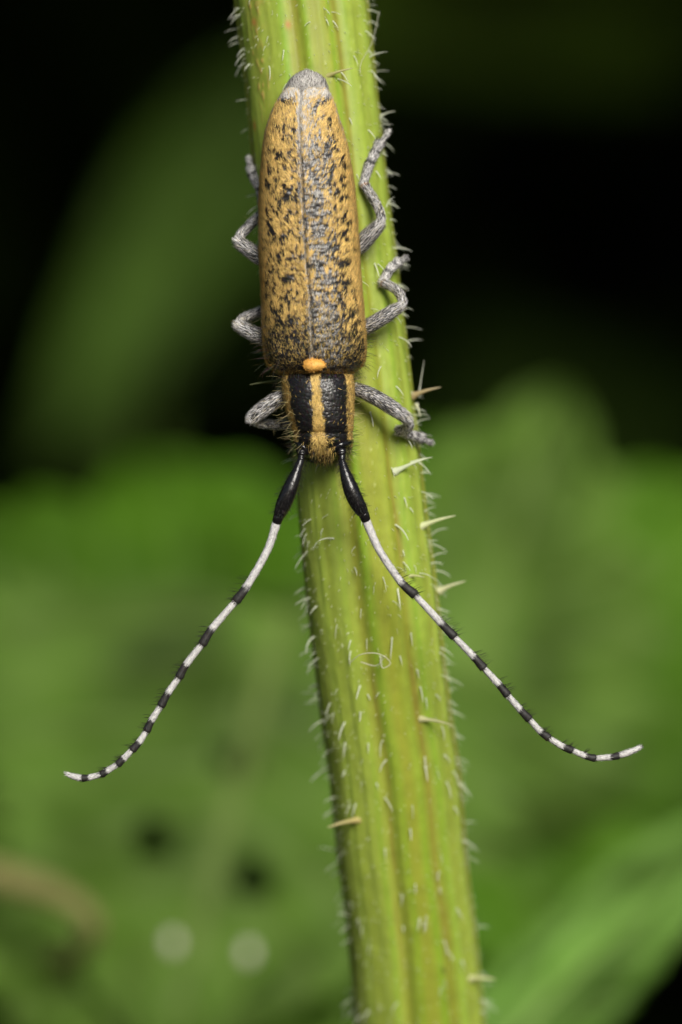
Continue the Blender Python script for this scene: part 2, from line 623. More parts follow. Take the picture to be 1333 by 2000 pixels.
BRISTLES = [  # base px, tip px, base radius px, colour, rise toward the camera at the tip (mm)
    ((772, 921), (840, 893), 7.5, (.80, .86, .62), .3), ((822, 1028), (890, 1007), 8.5, (.80, .84, .48), .2),
    ((858, 1154), (910, 1135), 8, (.74, .74, .45), .2), ((806, 773), (862, 756), 8, (.50, .38, .18), .3),
    ((572, 742), (489, 751), 5, (.35, .40, .12), 1.2), ((636, 150), (690, 133), 7, (.62, .58, .22), .6),
    ((705, 1600), (640, 1616), 9, (.62, .52, .18), .8), ((745, 226), (773, 217), 3.2, (.75, .78, .66), .2),
    ((915, 1911), (968, 1913), 10, (.66, .68, .30), .2), ((822, 1404), (884, 1416), 6.5, (.76, .74, .42), .7),
    ((800, 1125), (830, 1128), 5, (.74, .74, .40), .4), ((818, 775), (829, 703), 2.6, (.75, .77, .68), .4),
    ((800, 905), (846, 893), 4, (.80, .84, .68), .2), ((814, 790), (822, 815), 4, (.80, .80, .58), .2),
]
for b, t, r, cc, rise in BRISTLES:
    y0 = stem_y(*b)
    xc, hw, ay = stem_axis(np.array(float(t[1])))
    y1 = min(y0 - rise, float(ay))
    pts = catmull([P(b[0], b[1], y0 + .15), P((b[0] + t[0]) / 2, (b[1] + t[1]) / 2 - 2, (y0 + y1) / 2), P(t[0], t[1], y1)], 8)
    tv, tf, tn, tu = tube(pts, r / PXMM * np.array([1.2, .72, .52, .42, .34, .27, .18, .07]), 8, 1, False)
    cv = np.array(cc) * (1 - tu[:, None] * .3) + np.array([.85, .85, .7]) * tu[:, None] * .3
    put('bristle', Geo().add(tv, tf, cv, 0, .6), M_HAIR, stem, STEM_O)

# ------------------------------------------------------------------ the beetle
BO = P(612, 560, 2.3)                       # under the belly, on the stem
beetle = root('beetle', BO, 'longhorn beetle with speckled yellow wing cases clinging head down to the hairy stem', 'beetle')
YEL = np.array([.555, .39, .125])
YEL2 = np.array([.66, .44, .16])
BLACK = np.array([.006, .0055, .006])
GREY = np.array([.44, .42, .40])

ROWS = np.array([  # py, left, right, dorsal mid, top y, bottom y
    (138, 597, 605, 601, 1.0, 1.2), (141, 588, 613, 601, .75, 1.4), (147, 577, 625, 600, .52, 1.55), (157, 567, 635, 598, .38, 1.7),
    (172, 558, 641, 593, .30, 1.85), (200, 546, 647, 588, .45, 1.9), (300, 521, 674, 587, -.1, 2.1), (500, 515, 696, 596, -.2, 2.2),
    (680, 523, 707, 610, -.2, 2.2), (715, 535, 700, 614, -.1, 2.2), (727, 556, 686, 617, 0, 2.1), (731, 551.5, 690, 617, -.30, 2.0),
    (740, 551, 691, 617, -.60, 2.0), (770, 553.5, 692.5, 617.5, -.75, 1.9), (800, 559, 691.5, 619, -.76, 1.9), (830, 569, 690, 621, -.66, 1.8),
    (842, 572, 689, 621, -.54, 1.8), (846, 574, 688, 622, -.47, 1.8), (851, 574, 688.5, 623, -.46, 1.8), (862, 575, 688.5, 625, -.40, 1.9),
    (875, 578, 687, 627, -.18, 2.1), (887, 583, 682, 629, .15, 2.3), (895, 590, 674, 630, .6, 2.3), (900, 600, 662, 631, 1.1, 2.25), (903, 614, 648, 631, 1.6, 2.0)], float)
nr_, nc_ = 460, 180
py = np.concatenate([np.linspace(138, 720, 160, endpoint=False), np.linspace(720, 903, 300)])
row = {k: pchip(ROWS[:, 0], ROWS[:, i], py) for i, k in enumerate('pLRMTB') if i}
ph = np.linspace(-math.pi, math.pi, nc_, endpoint=False)     # 0 = dorsal, + = right
PHI = np.broadcast_to(ph, (nr_, nc_))
NX = 2.35
sx = np.sign(np.sin(PHI)) * np.abs(np.sin(PHI)) ** (2 / NX)
cy = np.sign(np.cos(PHI)) * np.abs(np.cos(PHI)) ** (2 / NX)
half = np.where(sx > 0, (row['R'] - row['M'])[:, None], (row['M'] - row['L'])[:, None])
ys = (row['T'] * .42 + row['B'] * .58)[:, None]
pxs = row['M'][:, None] + sx * half
yy = np.where(cy > 0, ys + (row['T'][:, None] - ys) * cy, ys - (row['B'][:, None] - ys) * cy)
PYB = np.broadcast_to(py[:, None], (nr_, nc_))
V = P(pxs, PYB, yy)
Nrm = unit(np.cross(np.gradient(V, axis=1), np.gradient(V, axis=0)))
out = V - V.mean(1, keepdims=True)
Nrm *= np.sign((Nrm * out).sum(-1, keepdims=True))
wr = worley(V * 7.5, 41)
rel = smooth(.5, .15, wr) * smooth(728, 735, PYB)
V = V - Nrm * (.022 * rel)[..., None] + Nrm * (.02 * fbm(V * 3, 3, 5))[..., None]
nzb = fbm(V * np.array([5, 5, 3]), 3, 51)
# where the yellow pile sits: three stripes over the pronotum, one patch on the head
f = np.where(sx > 0, sx, sx)
pron = smooth(726, 731, PYB) * smooth(862, 850, PYB)
mid_s = smooth(.17, .07, np.abs(f - .0) + .10 * nzb - .05 * smooth(790, 850, PYB))
side_s = smooth(.78, .90, np.abs(f) + .10 * nzb) * (cy > -.2)
headm = smooth(838, 850, PYB)
head_y = smooth(.34, .06, np.abs(f + .02) + .34 * nzb - .06 * smooth(860, 890, PYB)) * headm
head_sd = smooth(.86, .93, np.abs(f)) * headm * smooth(874, 864, PYB) * .9
pub = np.clip(np.maximum(pron * np.maximum(mid_s, side_s), np.maximum(head_y, head_sd)), 0, 1)
tipm = smooth(210, 190, PYB)
cb = BLACK * (1 - pub[..., None]) + YEL * np.array([.72, .66, .6]) * pub[..., None] * (1 + .25 * nzb[..., None])
cb = cb * (1 - tipm[..., None]) + GREY * .75 * (1 + .35 * nzb[..., None]) * tipm[..., None]
gl = .66 - .26 * pub - .28 * tipm
g = Geo().add(V, grid_faces(nr_, nc_, True)[:, ::-1], cb, 0, gl)
for ring, c0 in ((0, V[0].mean(0)), (nr_ - 1, V[-1].mean(0))):
    idx = np.arange(nc_)
    rv = np.vstack([V[ring], c0[None]])
    tri = np.stack([idx, (idx + 1) % nc_, np.full(nc_, nc_)], -1)
    g.add(rv, tri if ring == 0 else tri[:, ::-1], GREY if ring == 0 else BLACK, 0, .4)
body = put('body', g, M_CUT, beetle, BO, label='black body with three yellow stripes across the neck shield')


def sample_grid(V, N, n, weight=None, attrs=()):
    """random points on a grid surface, by area and weight"""
    e1, e2 = np.gradient(V, axis=0), np.gradient(V, axis=1)
    ar = np.linalg.norm(np.cross(e1, e2), axis=-1)
    if weight is not None:
        ar = ar * weight
    p_ = (ar / ar.sum()).ravel()
    idx = rng.choice(len(p_), n, p=p_)
    i, j = np.unravel_index(idx, ar.shape)
    ju = rng.uniform(-.5, .5, (n, 2))
    pos = V[i, j] + e1[i, j] * ju[:, :1] + e2[i, j] * ju[:, 1:]
    return (pos, N[i, j], i, j) + tuple(x[i, j] for x in attrs)


def jit(col, n, amt=.15):
    return np.clip(np.asarray(col) * (1 + rng.normal(0, amt, (n, 1))) + rng.normal(0, amt * .04, (n, 3)), .003, .95)


UP = np.array([0, 0, 1.0])
g = Geo()
# yellow pile
p_, n_, i_, j_ = sample_grid(V, Nrm, 9000, (pub + .007 * smooth(728, 735, PYB)) * (cy > -.3))
fwd = np.where((py[i_] > 850)[:, None], rng.normal(0, .8, (9000, 3)) + np.array([0, 0, -.6]), UP + rng.normal(0, .35, (9000, 3)))
hair_strips(g, p_, n_, fwd, rng.uniform(.10, .26, 9000), .022, rng.uniform(.1, .5, 9000), jit(YEL * 1.2, 9000, .2) * (1 + .25 * noise(p_ * 8, 84))[:, None])
# black pile
p_, n_, i_, j_ = sample_grid(V, Nrm, 4500, (1.15 - pub) * smooth(728, 735, PYB) * (cy > -.3))
hair_strips(g, p_, n_, UP + rng.normal(0, .4, (4500, 3)), rng.uniform(.08, .2, 4500), .016, rng.uniform(.2, .8, 4500), jit((.025, .022, .02), 4500, .3))
# grey tip
p_, n_, i_, j_ = sample_grid(V, Nrm, 5000, smooth(210, 190, PYB) * (cy > -.5))
hair_strips(g, p_, n_, UP + rng.normal(0, .35, (5000, 3)), rng.uniform(.12, .28, 5000), .02, rng.uniform(.1, .45, 5000), jit(np.where((rng.random(5000) < .25)[:, None], (.06, .05, .045), (.52, .50, .47)), 5000, .2))
# long dark erect hairs along the flanks and on the head
p_, n_, i_, j_ = sample_grid(V, Nrm, 420, smooth(640, 720, PYB) * (np.abs(sx) > .55) + 1.3 * headm * (cy > -.4))
cones(g, p_, n_ + rng.normal(0, .3, (420, 3)), n_ * .6 + rng.normal(0, .3, (420, 3)) + np.array([0, 0, .2]), rng.uniform(.3, .75, 420), .008, jit((.05, .045, .03), 420, .3), 0, 3, 3)
p_, n_, i_, j_ = sample_grid(V, Nrm, 160, smooth(728, 735, PYB) * (np.abs(sx) > .7))
cones(g, p_, n_ + rng.normal(0, .35, (160, 3)), n_ * .6 + rng.normal(0, .3, (160, 3)), rng.uniform(.3, .9, 160), .007, jit((.5, .42, .2), 160, .2), 0, 3, 3)
# ragged fringe over the face
sel = (PYB > 868) * (np.abs(sx) < .5) * (cy > -.2)
p_, n_, i_, j_ = sample_grid(V, Nrm, 240, sel * 1.0)
cones(g, p_, n_ * .5 - UP * .8 + rng.normal(0, .35, (240, 3)), n_ * .2 - UP + rng.normal(0, .3, (240, 3)), rng.uniform(.15, .38, 240), .010, jit(np.where((rng.random(240) < .5)[:, None], (.03, .025, .02), YEL * 1.1), 240, .2), 0, 3, 3)
put('body_hair', g, M_FUR, body, BO, kind='stuff')

# --- wing cases
E_PY = [164, 172, 176, 182, 190, 210, 240, 270, 300, 330, 360, 420, 480, 520, 570, 630, 675, 700, 714, 723, 730, 734]
E_L = [572, 568, 560, 553, 547, 536, 524, 517, 513, 510.5, 508, 506.5, 507, 508.5, 511, 513, 515, 518.5, 524, 534, 546, 560]
E_R = [612, 622, 634, 644, 649, 656, 665.5, 675, 682, 687, 691, 697, 701, 703.5, 707.5, 712.5, 715.5, 714, 709, 699, 685, 672]
SU_PY = [164, 180, 240, 300, 360, 420, 520, 570, 660, 705, 734]
SU_X = [588, 587, 584.5, 586.5, 588.5, 591.5, 598, 603.5, 608, 611.5, 614]
TOP_PY = [164, 180, 210, 250, 300, 400, 520, 640, 690, 712, 726, 734]
TOP_Y = [.22, .02, -.28, -.58, -.85, -1.10, -1.2, -1.15, -1.02, -.80, -.42, -.02]
SIDE_PY = [164, 200, 300, 500, 690, 722, 734]
SIDE_Y = [.45, .55, .85, 1.0, 1.0, .9, .75]
BLOTS = [(560, 388, 7, 15), (563, 548, 15, 9), (572, 628, 13, 7), (672, 517, 14, 7), (655, 488, 8, 8), (545, 500, 7, 6), (530, 455, 6, 7), (556, 195, 14, 9), (641, 190, 7, 9), (672, 240, 10, 6), (580, 392, 5, 9),
         (521, 582, 5, 7), (562, 672, 11, 8), (528, 690, 9, 9), (660, 700, 22, 9), (690, 690, 12, 12), (570, 455, 6, 6), (540, 610, 6, 5), (690, 610, 5, 5), (676, 330, 6, 6)]


def elytron(side):
    nr, ncs, ncf = 380, 84, 12
    py = np.concatenate([np.linspace(170.5, 186, 30, endpoint=False), np.linspace(186, 700, 290, endpoint=False), np.linspace(700, 733.5, 60)])
    su = pchip(SU_PY, SU_X, py)
    edge = pchip(E_PY, E_L if side < 0 else E_R, py)
    if side < 0:
        inner = pchip([170.5, 173, 177, 182, 190, 734], [571, 577, 581.5, 584.5, 586.4, 586.4], py)
        inner = np.where(py < 190, np.minimum(inner, su - .6), su - .4)
        edge = np.where(py < 178, pchip([170.5, 172, 174, 178], [570, 566, 561.5, 557.5], py), edge)
    else:
        inner = pchip([169, 171.5, 176, 182, 190, 734], [613, 604, 596.5, 591.5, 588.2, 588.2], py)
        inner = np.where(py < 190, np.maximum(inner, su + .6), su + .4)
        edge = np.where(py < 184, pchip([169, 171.5, 175, 180, 184], [614, 626, 636, 643, 645.5], py), edge)
    top = pchip(TOP_PY, TOP_Y, py)
    sidey = pchip(SIDE_PY, SIDE_Y, py)
    th = np.concatenate([np.linspace(0, math.pi / 2, ncs), np.linspace(math.pi / 2, math.pi * .86, ncf + 1)[1:]])
    NE = 2.5
    fx = np.abs(np.sin(th)) ** (2 / NE)
    fy = np.sign(np.cos(th)) * np.abs(np.cos(th)) ** (2 / NE)
    fx = np.where(th > math.pi / 2, .90 + .10 * fx, fx)
    f0 = (inner - su) / (edge - su)                 # where the inner margin starts
    fr = f0[:, None] + (1 - f0[:, None]) * fx[None]
    px = su[:, None] + (edge - su)[:, None] * fr
    ff = np.clip(np.abs(fr), 0, 1)
    dome = (1 - ff ** NE) ** (1 / NE)
    yy = sidey[:, None] + (top - sidey)[:, None] * dome
    yy = np.where(th[None] > math.pi / 2, sidey[:, None] - .75 * fy[None] * np.clip((sidey - top)[:, None], .2, 1) * .8, yy)
    PYE = np.broadcast_to(py[:, None], px.shape)
    dist = np.abs(px - inner[:, None])              # px from the seam
    yy = yy + .10 * np.exp(-(dist / 2.2) ** 2) - .035 * np.exp(-((dist - 6) / 4) ** 2) * smooth(190, 260, PYE)
    # shoulder bump
    sh = np.exp(-((PYE - 690) / 16) ** 2 - ((ff - .75) / .13) ** 2)
    yy = yy - .12 * sh
    # rounded rim at the tip
    rim = np.exp(-((PYE - 170.5) / 4.0) ** 2)
    yy = yy + .22 * rim
    V = P(px, PYE, yy)
    N = unit(np.cross(np.gradient(V, axis=1), np.gradient(V, axis=0)))
    N *= np.sign(-N[..., 1:2] * 1.0 + side * N[..., 0:1] * 1.0)
    # punctures, transverse wrinkles
    w = worley(np.stack([px / 4.6, PYE / 4.6, yy * 0], -1), 61)
    pit = smooth(.42, .12, w)
    wrk = noise(np.stack([px / 10, PYE / 3.6 + .8 * noise(np.stack([px / 22, PYE / 22, yy * 0], -1), 8), yy * 0], -1), 62)
    basal = smooth(480, 680, PYE)
    up_ = 0.35 + .65 * basal
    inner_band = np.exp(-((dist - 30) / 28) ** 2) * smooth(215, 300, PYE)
    disp = -.045 * pit * up_ + .026 * wrk * (1 - .5 * basal) * (.3 + 1.1 * inner_band) + .018 * fbm(np.stack([px / 14, PYE / 14, yy * 0], -1), 3, 63)
    # pile cover
    q = np.stack([px / 5.0, PYE / 6.5, yy * 0 + side * 9], -1)
    nz = fbm(q, 3, 70 + side)
    n2 = fbm(q * .32, 2, 75 + side)
    thr = -.05 + .75 * smooth(560, 712, PYE) + .20 * n2 - .30 * smooth(.80, .95, ff) + .05 * smooth(260, 200, PYE)
    if side > 0:
        thr = thr + .40 * inner_band * smooth(215, 330, PYE)
    else:
        thr = thr + .05 * inner_band
    pub = smooth(-.20, .18, nz - thr)
    fine = noise(np.stack([px / 2.6, PYE / 3.6, yy * 0 + side], -1), 77)
    pub = pub * (1 - .7 * smooth(.18, .5, fine) * smooth(.95, .8, ff))
    for bx, byy, rx, ry in BLOTS:
        k = np.exp(-(((px - bx) / rx) ** 2 + ((PYE - byy) / ry) ** 2) ** 1.3)
        pub = pub * (1 - np.clip(1.25 * k * (1 + .8 * nz), 0, 1))
    pub = np.maximum(pub, smooth(.955, .985, ff) * .9 * smooth(728, 715, PYE))
    pub = np.maximum(pub, .55 * smooth(722, 729, PYE) * smooth(.3, -.1, nz))
    V = V + N * (disp + .012 * pub)[..., None]
    seam = np.exp(-(dist / 3.2) ** 2)
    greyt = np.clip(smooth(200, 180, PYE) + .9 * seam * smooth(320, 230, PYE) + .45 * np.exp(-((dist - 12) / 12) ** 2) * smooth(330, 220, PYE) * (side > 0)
                    + smooth(.93, 1, ff) * smooth(330, 200, PYE) + .30 * seam + (.26 * inner_band * smooth(-.5, .6, wrk) if side > 0 else 0), 0, 1)  # last term paints specular sheen as pale grey along the right inner band
    cu = BLACK * 1.3
    base = cu * (1 - pub[..., None]) + YEL * np.array([.62, .55, .5]) * (1 + .25 * nz[..., None]) * pub[..., None]
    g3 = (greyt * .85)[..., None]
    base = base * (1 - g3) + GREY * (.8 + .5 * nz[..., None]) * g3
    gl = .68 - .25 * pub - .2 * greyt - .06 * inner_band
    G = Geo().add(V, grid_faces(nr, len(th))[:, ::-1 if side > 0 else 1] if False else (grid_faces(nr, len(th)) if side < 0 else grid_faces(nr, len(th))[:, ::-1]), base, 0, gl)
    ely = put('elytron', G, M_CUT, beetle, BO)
    H = Geo()
    vis = (th < 1.9)[None] * 1.0
    nh = 13000
    p_, n_, i_, j_, gt = sample_grid(V, N, nh, pub * vis * (1 - .8 * greyt) + 1e-6, (greyt,))
    swirl = np.stack([side * .25 + .5 * noise(p_ * .9, 81), 0 * p_[:, 0], 1 + .2 * noise(p_ * .9, 82)], -1)
    hair_strips(H, p_, n_, swirl + rng.normal(0, .22, (nh, 3)), rng.uniform(.16, .34, nh), rng.uniform(.016, .03, nh), rng.uniform(.1, .5, nh), jit(YEL * np.array([1.22, 1.2, 1.25]), nh, .2) * (1 + .32 * noise(p_ * np.array([9, 9, 6]), 83))[:, None])
    nh = 2600
    p_, n_, i_, j_ = sample_grid(V, N, nh, (1 - pub) * vis * (1 - greyt) + 1e-6)
    hair_strips(H, p_, n_, np.array([side * .15, 0, 1]) + rng.normal(0, .35, (nh, 3)), rng.uniform(.1, .24, nh), .016, rng.uniform(.1, .5, nh), jit((.03, .026, .02), nh, .4))
    nh = 3600
    p_, n_, i_, j_ = sample_grid(V, N, nh, greyt * vis + 1e-6)
    hair_strips(H, p_, n_, UP + rng.normal(0, .3, (nh, 3)), rng.uniform(.12, .26, nh), .02, rng.uniform(.05, .4, nh), jit((.60, .57, .52), nh, .2))
    # sparse yellow over the dark base
    nh = 1700
    p_, n_, i_, j_ = sample_grid(V, N, nh, smooth(560, 680, PYE) * vis)
    hair_strips(H, p_, n_, np.array([side * .1, 0, 1]) + rng.normal(0, .35, (nh, 3)), rng.uniform(.12, .28, nh), .018, rng.uniform(.1, .5, nh), jit(YEL, nh, .25))
    # long hairs at the shoulder
    nh = 90
    p_, n_, i_, j_ = sample_grid(V, N, nh, smooth(600, 700, PYE) * (ff > .6))
    cones(H, p_, n_ + rng.normal(0, .3, (nh, 3)), n_ * .7 + rng.normal(0, .3, (nh, 3)) - UP * .3, rng.uniform(.4, .95, nh), .008, jit((.06, .05, .03), nh, .3), 0, 3, 3)
    put('elytron_hair', H, M_FUR, ely, BO, kind='stuff')


elytron(-1)
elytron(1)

# --- scutellum
g = Geo()
u = np.linspace(0, 1, 26)
t = np.linspace(0, 2 * math.pi, 44, endpoint=False)
UU, TT = np.meshgrid(u, t, indexing='ij')
rr = np.sin(UU * math.pi / 2)
shape = 1 + .06 * np.cos(3 * TT)
V = P(613.5 + 21 * rr * np.cos(TT) * shape, 713.5 + 12 * rr * np.sin(TT) * shape, -.86 - .34 * np.cos(UU * math.pi / 2) + .0 * TT)
V[..., 1] += .5 * (UU > .97) + .012 * fbm(V * 6, 2, 3)
nn = unit(V - P(613.5, 713.5, -.1))
SCU = np.array([.72, .38, .08])
g.add(V, grid_faces(26, 44, True), SCU * (1 + .2 * fbm(V * 5, 2, 8)[..., None]), 0, .4)
p_, n_, i_, j_ = sample_grid(V, nn, 1100, np.ones(V.shape[:2]))
hair_strips(g, p_, n_, np.array([0, 0, 1]) + rng.normal(0, .6, (1100, 3)), rng.uniform(.06, .13, 1100), .018, rng.uniform(.2, .7, 1100), jit(SCU * 1.1, 1100, .15), 1)
put('scutellum', g, [M_CUT, M_FUR], beetle, BO, label='small rounded orange yellow shield between the wing cases')

# --- eyes, wrapping the antenna sockets
for pts in ([(575, 864, .75), (582, 867, .25), (592, 874, -.02), (601, 885, .12), (604, 892, .55)], [(689, 862, .75), (681, 865, .25), (668, 869, -.05), (655, 877, .0), (648, 888, .3)]):
    pa = catmull([P(*q_) for q_ in pts], 18)
    tv, tf, tn, tu = tube(pa, .15 * np.sin(np.linspace(.5, 2.7, 18)) ** .6, 14, .75)
    put('eye', Geo().add(tv, tf, (.006, .006, .007), 0, .85), M_CUT, beetle, BO)


# --- limbs
def limb(geo, pts, rpx, ns=20, n=26, flat=1.0, col=BLACK, gloss=.5, band=None, rough=.012, seed=0):
    """a segment of a leg or antenna from pixel+depth points; rpx radii in photo pixels"""
    pa = catmull([P(*q_) for q_ in pts], n)
    ra = pchip(np.linspace(0, 1, len(rpx)), np.array(rpx) / PXMM, np.linspace(0, 1, n))
    tv, tf, tn, tu = tube(pa, ra, ns, flat)
    tv = tv + tn * (rough * fbm(tv * 6, 2, seed))[:, None]
    c = np.broadcast_to(np.asarray(col, float), tv.shape) if band is None else band(tu, tv)
    c = c * (1 + .2 * noise(tv * 9, seed + 3)[:, None])
    geo.add(tv, tf, c, 0, gloss)
    return tv, tn, tu, pa


def furry(geo, tv, tn, tu, pa, n, cols, length=(.12, .26), width=.018, lift=(.08, .4), mat=1, umin=0.0, umax=1.0):
    sel = np.where((tu >= umin) & (tu <= umax))[0]
    i = rng.choice(sel, n)
    ns = int((tu == tu[0]).sum())
    p_ = tv[i] + rng.normal(0, .02, (n, 3))
    ax = unit(np.gradient(pa, axis=0))
    k = np.clip((tu[i] * (len(pa) - 1)).astype(int), 0, len(pa) - 1)
    hair_strips(geo, p_, tn[i], ax[k] + rng.normal(0, .2, (n, 3)), rng.uniform(*length, n), width, rng.uniform(*lift, n), jit(cols(n, tu[i]) if callable(cols) else cols, n, .18), mat)


LEGC = np.array([.06, .058, .058])


def leg_hair_cols(n, u):
    r = rng.random(n)
    return np.where((r < .34)[:, None], (.012, .012, .012), np.where((r < .92)[:, None], (.74, .72, .71), (.76, .68, .48)))


def make_leg(coxa, femur, fr, tibia, tr, tarsi, claw, label, orange=True):
    g = Geo()
    limb(g, coxa, [15, 15, 11], 16, 12, col=LEGC * .6, gloss=.45)
    leg = put('leg', g, [M_CUT, M_FUR], beetle, BO, label=label)
    g = Geo()
    dark_knee = lambda u, v: LEGC * (1 - .75 * smooth(.86, .96, u))[:, None]
    x = limb(g, femur, fr, band=dark_knee, seed=5)
    furry(g, *x, 3000, leg_hair_cols, (.14, .30), .0135)
    put('femur', g, [M_CUT, M_FUR], leg, BO)
    g = Geo()
    def tb(u, v):
        k = smooth(.86, .97, u)[:, None] * (1.0 if orange else 0)
        return LEGC * (1 - k) + np.array([.45, .20, .05]) * k
    x = limb(g, tibia, tr, band=tb, seed=6)
    furry(g, *x, 2400, leg_hair_cols, (.12, .25), .013)
    ns = 16
    i = rng.choice(len(x[0]), ns)
    cones(g, x[0][i], x[1][i] + rng.normal(0, .2, (ns, 3)), x[1][i] + rng.normal(0, .3, (ns, 3)), rng.uniform(.2, .45, ns), .007, jit((.3, .25, .12), ns), 1)
    put('tibia', g, [M_CUT, M_FUR], leg, BO)
    for k, (a_, b_, r0, r1) in enumerate(tarsi):
        g = Geo()
        m_ = tuple((np.array(a_) + np.array(b_)) / 2)
        x = limb(g, [a_, m_, b_], [r0, (r0 + r1) / 2, r1], 16, 14, .8, band=lambda u, v: (LEGC * 1.5) * (1 - .95 * smooth(.70, .86, u))[:, None], seed=9 + k)
        furry(g, *x, 650, lambda n, u: np.where((u > .8)[:, None], (.03, .03, .03), (.66, .64, .62)), (.1, .2), .018, umax=.92)
        put('tarsus_segment', g, [M_CUT, M_FUR], leg, BO)
    a_, b_ = claw
    g = Geo()
    m_ = tuple((np.array(a_) + np.array(b_)) / 2 + np.array([0, 0, -.05]))
    x = limb(g, [a_, m_, b_], [4.5, 5.5, 7], 12, 12, .9, col=LEGC * 1.4)
    furry(g, *x, 300, (.68, .66, .63), (.1, .2), .016)
    d_ = unit(np.array(P(*b_)) - np.array(P(*a_)))
    for s_ in (-1, 1):
        sd = unit(np.cross(d_, np.array([0, -1.0, 0]))) * s_
        p0 = P(*b_)
        pa = catmull([p0, p0 + d_ * .14 + sd * .12, p0 + d_ * .16 + sd * .2 + np.array([0, .14, 0])], 8)
        tv, tf, tn, tu = tube(pa, np.linspace(.05, .012, 8), 8)
        g.add(tv, tf, (.02, .012, .01), 0, .7)
    put('claw_segment', g, [M_CUT, M_FUR], leg, BO)


make_leg([(655, 505, 2.0), (672, 502, 1.9), (690, 497, 1.7)],
         [(683, 497, 1.7), (706, 476, 1.45), (724, 457, 1.3), (741, 440, 1.3)], [12, 16.5, 15.5, 11.5],
         [(742, 441, 1.35), (744.5, 422, 1.7), (733, 394, 2.2), (712, 362, 2.6)], [8.5, 9, 9.5, 10],
         [((711, 356, 2.6), (722, 319, 2.95), 8.5, 10.5), ((723, 317, 2.95), (732, 300, 3.3), 8.5, 11), ((732, 299, 3.3), (742, 279, 3.8), 8, 12.5)],
         ((741, 284, 3.55), (758, 259, 4.2)), 'grey hind leg bent over the stem with its foot gripping the edge')
make_leg([(665, 648, 2.0), (682, 650, 1.9), (698, 645, 1.7)],
         [(692, 648, 1.7), (718, 638, 1.4), (750, 619, 1.25), (780, 600, 1.4)], [13, 15, 14, 10.5],
         [(781, 601, 1.45), (786.5, 589, 1.75), (775, 567, 2.2), (749, 553, 2.6)], [8, 8.5, 9, 9.5],
         [((749, 551, 2.6), (757, 533, 2.7), 8, 9.5), ((758, 531, 2.7), (768, 520, 3.0), 8, 10), ((768, 519, 3.0), (779, 511, 3.4), 7.5, 11)],
         ((777, 514, 3.3), (792, 505, 4.0)), 'grey middle leg folded in a zigzag beside the wing cases')
make_leg([(655, 762, 1.9), (670, 758, 1.7), (688, 755, 1.4)],
         [(682, 756, 1.4), (715, 767, 1.0), (755, 789, .8), (794, 816, .95)], [11, 14.5, 15, 11.5],
         [(795, 818, 1.0), (799, 828, 1.4), (794, 838, 1.9), (781, 841, 2.3)], [8.5, 9.5, 10, 10.5],
         [((781, 842, 2.35), (797, 847, 2.8), 8.5, 10.5), ((798, 847, 2.85), (812, 852, 3.3), 8.5, 11), ((812, 852, 3.3), (824, 857, 3.75), 8, 12.5)],
         ((822, 857, 3.7), (841, 865, 4.3)), 'grey front leg reaching sideways, foot banded black and white', False)
make_leg([(585, 520, 2.0), (568, 523, 2.0), (548, 522, 1.9)],
         [(552, 522, 1.9), (527, 512, 1.9), (497, 495, 2.0), (467, 474, 2.2)], [13, 16, 15, 12],
         [(467, 471, 2.25), (471, 459, 2.5), (490, 438, 2.8), (514, 416, 3.2)], [8.5, 9.5, 9.5, 9],
         [((515, 412, 3.3), (509, 372, 3.9), 8, 8.5), ((508, 369, 4.0), (494, 341, 4.3), 9, 11), ((494, 341, 4.35), (490, 328, 4.6), 8, 9.5)],
         ((490, 330, 4.6), (487, 311, 5.0)), 'grey hind leg bent outward past the shaded edge of the stem')
make_leg([(590, 668, 2.0), (570, 671, 2.0), (552, 670, 1.9)],
         [(556, 670, 1.9), (530, 664, 1.9), (500, 654, 2.0), (468, 637, 2.2)], [13, 15.5, 15, 11.5],
         [(468, 634, 2.25), (474, 624, 2.5), (495, 614, 2.8), (525, 604, 3.2)], [8.5, 9.5, 9.5, 9],
         [((527, 602, 3.25), (536, 580, 3.4), 8, 9), ((536, 578, 3.4), (540, 560, 3.4), 8, 9), ((540, 559, 3.4), (543, 543, 3.4), 8, 9)],
         ((543, 545, 3.4), (546, 525, 3.4)), 'grey middle leg folded double with its foot under the wing case')
make_leg([(592, 762, 1.9), (580, 764, 1.7), (566, 766, 1.5)],
         [(570, 766, 1.5), (545, 778, 1.25), (517, 797, 1.25), (494, 815, 1.5)], [11, 14.5, 15.5, 12],
         [(494, 817, 1.6), (502, 824, 2.2), (530, 829, 2.7), (566, 830, 3.1)], [8.5, 9.5, 9.5, 9],
         [((568, 830, 3.1), (584, 836, 3.1), 8, 9), ((585, 836, 3.1), (596, 842, 3.05), 8, 9), ((597, 842, 3.05), (606, 848, 3.0), 8, 9)],
         ((605, 848, 3.0), (618, 856, 2.9)), 'grey front leg folded under the neck shield on the shaded side', False)

LEFT_J = [(541, 1020), (482.5, 1145), (462, 1173), (415, 1227.5), (396, 1257.5), (364.5, 1297), (350.5, 1322), (329, 1353), (315.5, 1377.5), (297, 1406), (287.5, 1426), (272.5, 1449),
          (259.5, 1464), (242.5, 1481), (231.5, 1492), (210.5, 1505), (199.5, 1512), (175, 1518.5), (162, 1520), (132, 1512)]
LEFT_VIA = (522, 1076)
RIGHT_J = [(715, 1016), (783, 1136), (810, 1161), (862, 1217), (887, 1243), (925, 1282), (944.5, 1304), (974, 1336), (991, 1357), (1016, 1385.5), (1033.5, 1404), (1056.5, 1429),
           (1071.5, 1441), (1099.5, 1458), (1116.5, 1465), (1143.5, 1476.5), (1162, 1481), (1191.5, 1479), (1208, 1476), (1250, 1460)]
RIGHT_VIA = (741, 1074)
WHITE = np.array([.50, .49, .48])


